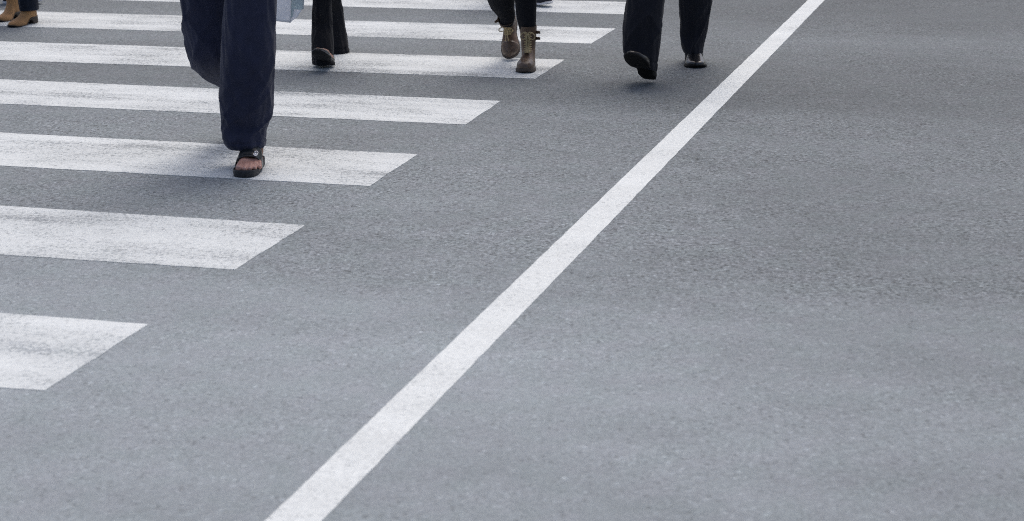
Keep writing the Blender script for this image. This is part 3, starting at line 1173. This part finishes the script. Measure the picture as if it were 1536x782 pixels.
g_ = gs.obj('gusset', M['plastic_teal'], bag, Vector((corner.x, corner.y, zb_)))
tag(g_, 'pale teal folded side of the bag')
sol = g_.modifiers.new('thickness', 'SOLIDIFY'); sol.thickness = .0015
for gx in (0, 1):
    hn = MB()
    p0, p1 = bag_pt(.25, gx, top_z - .01), bag_pt(.75, gx, top_z - .01)
    hn.tube([p0, p0.lerp(gr, .55), gr + Vector((0, 0, .004)), p1.lerp(gr, .55), p1], .004, 8)
    hn.obj('bag_handle', M['plastic_white'], bag, Vector((corner.x, corner.y, zb_)))

# ================================================================== walker in black leggings and laced boots


def laced_boot(P, Mt, s, tilt, shaft_h=.215):
    L = .268
    up, so, cap = shoe_meshes('boot', L, .98, s, cap_from=.70)
    sh = MB()
    rings = []
    for z, cy, rx, ry in ((.03, .062, .034, .055), (.07, .062, .036, .056), (.10, .060, .037, .053), (.13, .056, .0385, .050), (.165, .052, .042, .051), (shaft_h, .050, .0455, .053)):
        rings.append((z, cy, rx, ry))
    rr = catmull(rings, 6)
    R = []
    for (z, cy, rx, ry) in rr:
        off = tilt*max(0, z - .08)
        ring = []
        for j in range(40):
            a = 2*PI*j/40
            wv = 1 + .03*noise.noise(Vector((math.cos(a)*2, math.sin(a)*2, z*30 + s*5)))
            ring.append(Vector((rx*math.cos(a)*wv, cy + off + ry*math.sin(a)*wv, z)))
        R.append(ring)
    top = R[-1]
    c = sum(top, Vector())/40
    R.append([c + (p - c)*1.03 + Vector((0, 0, .003)) for p in top])
    R.append([c + (p - c)*.94 + Vector((0, 0, .002)) for p in top])
    R.append([c + (p - c)*.90 - Vector((0, 0, .03)) for p in top])
    sh.loft(R, cap1=False)
    up.add(sh.v, sh.f)
    o = P.part('boot', up.xf(Mt), 'brown_leather')
    P.part('sole', so.xf(Mt), 'boot_sole', o)
    P.part('toe_cap', cap.xf(Mt), 'toe_leather', o)

    def front_pt(k, x):
        """point on the instep and shaft front: k 0 at the vamp, 1 at the collar"""
        tab = [(0, (.158, .088)), (.18, (.137, .100)), (.36, (.121, .117)), (.55, (.113, .140)), (.78, (.107, .170)), (1, (.105, .205))]
        y = interp([(a, q[0]) for a, q in tab], k)
        z = interp([(a, q[1]) for a, q in tab], k)
        off = tilt*max(0, z - .08)
        return Vector((x, y + off - (x/.04)**2*.022 + .004, z + .004))
    tg = MB()
    v, f = [], []
    for i in range(21):
        for j in range(9):
            v.append(front_pt(i/20, (j/8 - .5)*.034) - Vector((0, .003, .002)))
    for i in range(20):
        for j in range(8):
            a = i*9 + j
            f.append((a, a+1, a+10, a+9))
    tg.add(v, f)
    P.part('tongue', tg.xf(Mt), 'brown_leather', o)
    lc = MB()
    rows = 8
    for i in range(rows):
        k0, k1 = i/(rows)*.84, (i + 1)/rows*.84
        for sg in (1, -1):
            pts = [front_pt(k0 + (k1 - k0)*q, sg*(.019 - .038*q)) + Vector((0, .0035 + .001*sg, .0025)) for q in (0, .25, .5, .75, 1)]
            lc.tube(pts, .0027, 6)
        lc.tube([front_pt(k0, -.019) + Vector((0, .003, .002)), front_pt(k0, 0) + Vector((0, .004, .003)), front_pt(k0, .019) + Vector((0, .003, .002))], .0026, 6)
    knot = front_pt(.80, 0) + Vector((0, .010, .004))
    lc.ellipsoid(knot, .008, .006, .006)
    for sg, dr in ((1, .030), (-1, .034)):
        pts = [knot]
        for q in range(1, 12):
            a = q/12*2*PI
            pts.append(knot + Vector((sg*(.018 - .018*math.cos(a)) + sg*.002, .010*math.sin(a/2), -.018*math.sin(a) - dr*.35*(1 - math.cos(a))*.5)))
        pts.append(knot)
        lc.tube(pts, .0026, 6)
        tail = [knot, knot + Vector((sg*.008, .010, -.022)), knot + Vector((sg*.004, .014, -.055)), knot + Vector((sg*.010, .022, -.085))]
        lc.tube([Vector(p) for p in catmull([tuple(t) for t in tail], 4)], .0025, 6)
    P.part('lace', lc.xf(Mt), 'lace', o)
    for zz_ in (.150, .182):
        bs = MB()
        off = tilt*max(0, zz_ - .08)
        pts = []
        x0 = -s*.034
        R2 = []
        for i in range(9):
            q = i/8
            a = -.5 + q*1.4
            p = Vector((x0 - s*(.004 + .022*q*q), .052 + off + .040*(q - .3), zz_ + .004*q))
            h = .0095*(1 - .25*q)
            R2.append([p + Vector((0, 0, -h)), p + Vector((-s*.004, 0, -h)), p + Vector((-s*.004, 0, h)), p + Vector((0, 0, h))])
        bs.loft(R2)
        bo = P.part('buckle_strap', bs.xf(Mt), 'toe_leather', o)
    return o


toe4 = G(790.5, 111)
h4 = math.radians(-3)
f4, _ = frame(h4)
heel4 = toe4 - f4*.27
M4 = pose(heel4, h4)
toe4r = G(762, 91)
h4r = math.radians(-7)
f4r, _ = frame(h4r)
p4r = math.radians(-44)
Lh = .268
heel4r = toe4r - f4r*Lh*math.cos(p4r) + Vector((0, 0, -Lh*math.sin(p4r) + .004))
M4r = pose(heel4r, h4r, p4r)
P4 = Person(heel4, ((heel4.x + heel4r.x)/2, (heel4.y + heel4r.y)/2 - .03, .88), 0.0,
            'person in tight black leggings and brown laced ankle boots', .94, 'skin_light', swing=(.1, -.1))
ank4 = M4 @ Vector((0, .05, .09))
knee4 = V(788, -50, heel4.y - .06)
P4.body.capsule(ank4, .028, M4 @ Vector((0, .15, .045)), .022)
ank4r = M4r @ Vector((0, .05, .10))
knee4r = V(744, -42, toe4r.y - .06)
P4.body.capsule(ank4r, .028, M4r @ Vector((0, .15, .045)), .022)
k4 = silhouette(heel4.y - .05, [(58, 787, 799, 0, .95), (51, 786, 801, 0, .95), (47, 784, 803, 0, .95), (43, 780, 804, 0, .95), (25, 775, 804), (0, 772.5, 804.8), (-50, 770, 806)])
k4 += [(P4.hips[0] - Vector((0, 0, .07)), .082, .085), (P4.hips[0] + Vector((-.02, 0, .08)), .10, .105)]
cs = M4r @ Vector((0, .05 + .75*.13, .205))
k4r = [(cs - Vector((0, 0, .03)), .034, .036)]
k4r += silhouette(cs.y - .01, [(27, 749.5, 772.5, 0, .95), (14, 741, 772.5, -.01), (0, 732, 773, -.02), (-45, 720, 772, -.07)])
k4r += [(P4.hips[1] - Vector((0, 0, .07)), .082, .085), (P4.hips[1] + Vector((.02, 0, .08)), .10, .105)]
P4.leg_keys(k4, ank4, .026, 3, frac=.7)
P4.leg_keys(k4r, ank4r, .026, 1, frac=.7)
P4.finish(.007, 'shirt_grey', long_hair=True)
laced_boot(P4, M4, 1, 0.0)
laced_boot(P4, M4r, -1, .75, .21)
lg = MB()
mb = cloth_loft(k4, 31, .0022, 2.0, k=10, n=60, creases=((4.6, .04, .05, .007, .004), (4.9, .065, -.05, .007, .004), (4.5, .09, .05, .007, .003)))
lg.add(mb.v, mb.f)
mb = cloth_loft(k4r, 37, .0022, 2.0, k=10, n=60)
lg.add(mb.v, mb.f)
P4.part('leggings', lg, 'black_cloth')

# ================================================================== walker in the dark suit
heel5 = G(976, 124) + Vector((0, .0, .012))
h5, p5 = math.radians(-29), math.radians(32)
M5 = pose(heel5, h5, p5)
toe5r = G(1049, 103)
h5r = math.radians(3)
f5r, _ = frame(h5r)
heel5r = toe5r - f5r*.285
M5r = pose(heel5r, h5r)
P5 = Person(Vector((V(1000, 60, heel5.y).x, (heel5.y + heel5r.y)/2, 0)), (V(1003, 0, heel5.y + .1).x, (heel5.y + heel5r.y)/2, .94), 0.0,
            'person in a dark suit and black leather shoes beside the long white line', 1.03, 'skin_light', swing=(.15, -.1))
ank5 = M5 @ Vector((0, .05, .09))
knee5 = V(966, -40, heel5.y - .02)
P5.body.capsule(ank5, .03, M5 @ Vector((0, .16, .05)), .024)
ank5r = M5r @ Vector((0, .045, .085))
knee5r = V(1042, -40, heel5r.y - .06)
P5.body.capsule(ank5r, .03, M5r @ Vector((0, .14, .035)), .018)
Yt = heel5.y - .03
Yt2 = heel5r.y - .07
k5 = silhouette(Yt, [(88, 939, 985, .0, 1.2), (80, 937, 986.5, .0, 1.15), (65, 935.5, 989.5), (45, 935.5, 992), (22, 937.5, 994.5), (0, 940, 996.5), (-60, 945, 1002)])
k5 += [(P5.hips[1] - Vector((0, 0, .06)), .115, .12), (P5.hips[1] + Vector((.02, 0, .08)), .12, .125)]
k5r = silhouette(Yt2, [(88, 1030, 1053.5, -.01, 2.0), (80, 1027, 1054, -.01, 1.8), (68, 1022.5, 1055.5, 0, 1.4), (50, 1020.5, 1060), (25, 1019.5, 1063.5), (0, 1018.5, 1067.5), (-60, 1014, 1074)])
k5r += [(P5.hips[0] - Vector((0, 0, .06)), .115, .12), (P5.hips[0] + Vector((-.02, 0, .08)), .12, .125)]
P5.leg_keys(k5, ank5, .030, 3)
P5.leg_keys(k5r, ank5r, .030, 3)
P5.finish(.007, 'suit')


def dress_shoe(P, Mt, s, mat, L=.29, Wf=1.0):
    up, so, cap = shoe_meshes('dress', L, Wf, s)
    o = P.part('shoe', up.xf(Mt), mat)
    P.part('sole', so.xf(Mt), 'sole_black', o)
    ln = MB()
    for i in range(4):
        y = L*(.40 + i*.045)
        h = .075 - i*.006
        t = y/L
        zt = sole_z('dress', t)[1] + interp(STYLE['dress']['h'], t)
        ln.tube([Vector((-.016, y, zt - .010)), Vector((-.008, y, zt - .001)), Vector((0, y, zt + .002)), Vector((.008, y, zt - .001)), Vector((.016, y, zt - .010))], .0022, 6)
    P.part('lace', ln.xf(Mt), 'leather_black', o)
    return o


dress_shoe(P5, M5, -1, 'leather_black', .30, 1.14)
dress_shoe(P5, M5r, 1, 'patent', .285, 1.12)
tr = MB()
mb = cloth_loft(k5, 41, .005, 2.2, k=10, n=84, press=.004, hemt=(0, 0, 1), creases=((4.3, .16, .14, .018, .009), (4.8, .24, -.12, .02, .008), (4.6, .06, .1, .014, .005), (5.3, .11, .12, .018, .008)))
# the hem hangs lower at the back, over the heel
zl = min(p.z for p in mb.v)
for p in mb.v:
    k = 1 - ss(zl, zl + .12, p.z)
    side = (p.x - V(962, 85, Yt).x)/.08
    p.z += k*(-.055*max(0, min(1, .5 + .6*side)) - .03*max(0, min(1, (p.y - Yt)/.07)))
tr.add(mb.v, mb.f)
mb = cloth_loft(k5r, 47, .0045, 2.2, k=10, n=84, press=.004, hemt=(0, 0, 1), creases=((4.6, .07, .16, .014, .010), (5.0, .14, .16, .016, .010), (4.3, .04, -.1, .012, .007), (4.9, .24, .12, .018, .007)))
tr.add(mb.v, mb.f)
P5.part('trousers', tr, 'suit')

# ================================================================== walker in tan ankle boots at the edge of the frame


def ankle_boot(P, Mt, s, shaft=.135):
    L = .245
    up, so, cap = shoe_meshes('ankle', L, .92, s)
    rings = []
    for z, cy, rx, ry in ((.045, .058, .032, .052), (.08, .058, .034, .054), (.11, .055, .036, .052), (.135, .053, .040, .053), (shaft, .052, .043, .055)):
        rings.append((z, cy, rx, ry))
    R = []
    for (z, cy, rx, ry) in catmull(rings, 5):
        R.append([Vector((rx*math.cos(2*PI*j/36), cy + ry*math.sin(2*PI*j/36) + (.0), z + .010*max(0, math.sin(2*PI*j/36))*ss(.1, .14, z))) for j in range(36)])
    top = R[-1]
    c = sum(top, Vector())/36
    R.append([c + (p - c)*.93 for p in top])
    R.append([c + (p - c)*.9 - Vector((0, 0, .03)) for p in top])
    up.loft(R, cap1=False)
    o = P.part('ankle_boot', up.xf(Mt), 'tan_suede')
    P.part('sole', so.xf(Mt), 'heel_brown', o)
    return o


toe1 = G(17, 42)
h1 = math.radians(-23)
f1, _ = frame(h1)
heel1 = toe1 - f1*.245
M1 = pose(heel1, h1)
toe1r = G(-6, 34)
h1r = math.radians(-23)
f1r, _ = frame(h1r)
heel1r = toe1r - f1r*.245
M1r = pose(heel1r, h1r, math.radians(0))
P1 = Person(heel1, ((heel1.x + heel1r.x)/2, (heel1.y + heel1r.y)/2, .88), math.radians(-30),
            'person in dark jeans and tan ankle boots cut off by the left edge', .94, 'skin_light')
for Mt, hip in ((M1, P1.hips[0]), (M1r, P1.hips[1])):
    an = Mt @ Vector((0, .05, .10))
    kn = an.lerp(hip, .5) + f1*.03
    P1.leg(hip, kn, an, (.062, .042, .028))
    P1.body.capsule(an, .026, Mt @ Vector((0, .12, .045)), .016)
P1.finish(.008, 'coat_brown', long_hair=True)
ankle_boot(P1, M1, 1, .150)
ankle_boot(P1, M1r, -1, .155)
jn = MB()
Y1 = (M1 @ Vector((0, .052, 0))).y
ks = [(M1 @ Vector((0, .056, z)), rr, rr*1.2) for z, rr in ((.088, .056), (.12, .057), (.20, .058), (.32, .060))]
ks += [(P1.hips[0] - Vector((0, 0, .07)), .085, .09), (P1.hips[0] + Vector((0, 0, .08)), .10, .105)]
mb = cloth_loft(ks, 51, .004, 2.0, k=12, n=60, creases=((4.6, .04, .05, .008, .006), (4.2, .07, -.05, .008, .006), (4.9, .10, .06, .01, .005)))
jn.add(mb.v, mb.f)
c1 = M1r @ Vector((0, .052, .145))
ks = [(c1, .046, .05), (c1 + Vector((0, 0, .05)), .048, .052), (c1 + Vector((0, 0, .25)), .055, .06)]
ks += [(P1.hips[1] - Vector((0, 0, .07)), .085, .09), (P1.hips[1] + Vector((0, 0, .08)), .10, .105)]
mb = cloth_loft(ks, 57, .004, 2.0, k=12, n=60)
jn.add(mb.v, mb.f)
P1.part('jeans', jn, 'denim')

# ================================================================== two walkers farther back, only a shoe in view


def sneaker(P, Mt, s, L=.285):
    up, so, cap = shoe_meshes('sneaker', L, 1.0, s, cap_from=.9)
    o = P.part('sneaker', up.xf(Mt), 'canvas_dark')
    P.part('sole', so.xf(Mt), 'white_rubber', o)
    ln = MB()
    for i in range(5):
        y = L*(.38 + i*.05)
        t = y/L
        zt = sole_z('sneaker', t)[1] + interp(STYLE['sneaker']['h'], t)
        ln.tube([Vector((-.018, y, zt - .012)), Vector((-.008, y, zt - .002)), Vector((0, y, zt + .001)), Vector((.008, y, zt - .002)), Vector((.018, y, zt - .012))], .0024, 6)
    P.part('lace', ln.xf(Mt), 'canvas_dark', o)


def far_walker(toe, heading, other, label, pants, top, hs, pitch=0.0, facing=None):
    f, l = frame(heading)
    heel = toe - f*.285*math.cos(pitch)
    Ma = pose(heel, heading, pitch)
    heel_b = heel + other
    Mb = pose(heel_b, heading)
    mid = (heel + heel_b)/2
    P = Person(heel, (mid.x, mid.y, .90), heading if facing is None else facing, label, hs, 'skin_light')
    near_left = (heel - heel_b).dot(P.l) > 0
    pr = ((Ma, P.hips[0 if near_left else 1]), (Mb, P.hips[1 if near_left else 0]))
    cl = MB()
    for Mt, hip in pr:
        an = Mt @ Vector((0, .05, .10))
        kn = an.lerp(hip, .5) + f*.04
        P.leg(hip, kn, an, (.065, .045, .032))
        P.body.capsule(an, .028, Mt @ Vector((0, .15, .045)), .022)
        ks = [(an + Vector((0, 0, -.005)), .062, .065), (an + Vector((0, 0, .06)), .064, .068), (kn, .075, .078), (hip - Vector((0, 0, .07)), .10, .105), (hip + Vector((0, 0, .08)), .105, .11)]
        mb = cloth_loft(ks, random.random()*90, .005, 2.0, k=10, n=48)
        cl.add(mb.v, mb.f)
    P.finish(.009, top)
    for Mt, s in ((Ma, 1 if near_left else -1), (Mb, -1 if near_left else 1)):
        sneaker(P, Mt, s)
    P.part('trousers', cl, pants)


far_walker(G(824, 12), math.radians(35), Vector((-.14, .42, 0)),
           'person behind the laced boots, with a dark sneaker on a white sole', 'black_cloth', 'shirt_grey', 1.0, math.radians(4))
far_walker(G(61, 7), math.radians(72), Vector((-.35, .30, 0)),
           'person behind the tan boots, only the tip of a dark shoe in view', 'denim', 'coat_brown', 1.0, math.radians(2))

sc.render.engine = 'CYCLES'
sc.cycles.use_denoising = False
sc.cycles.filter_width = 1.05
sc.cycles.denoiser = 'OPENIMAGEDENOISE'
sc.cycles.denoising_input_passes = 'RGB_ALBEDO_NORMAL'
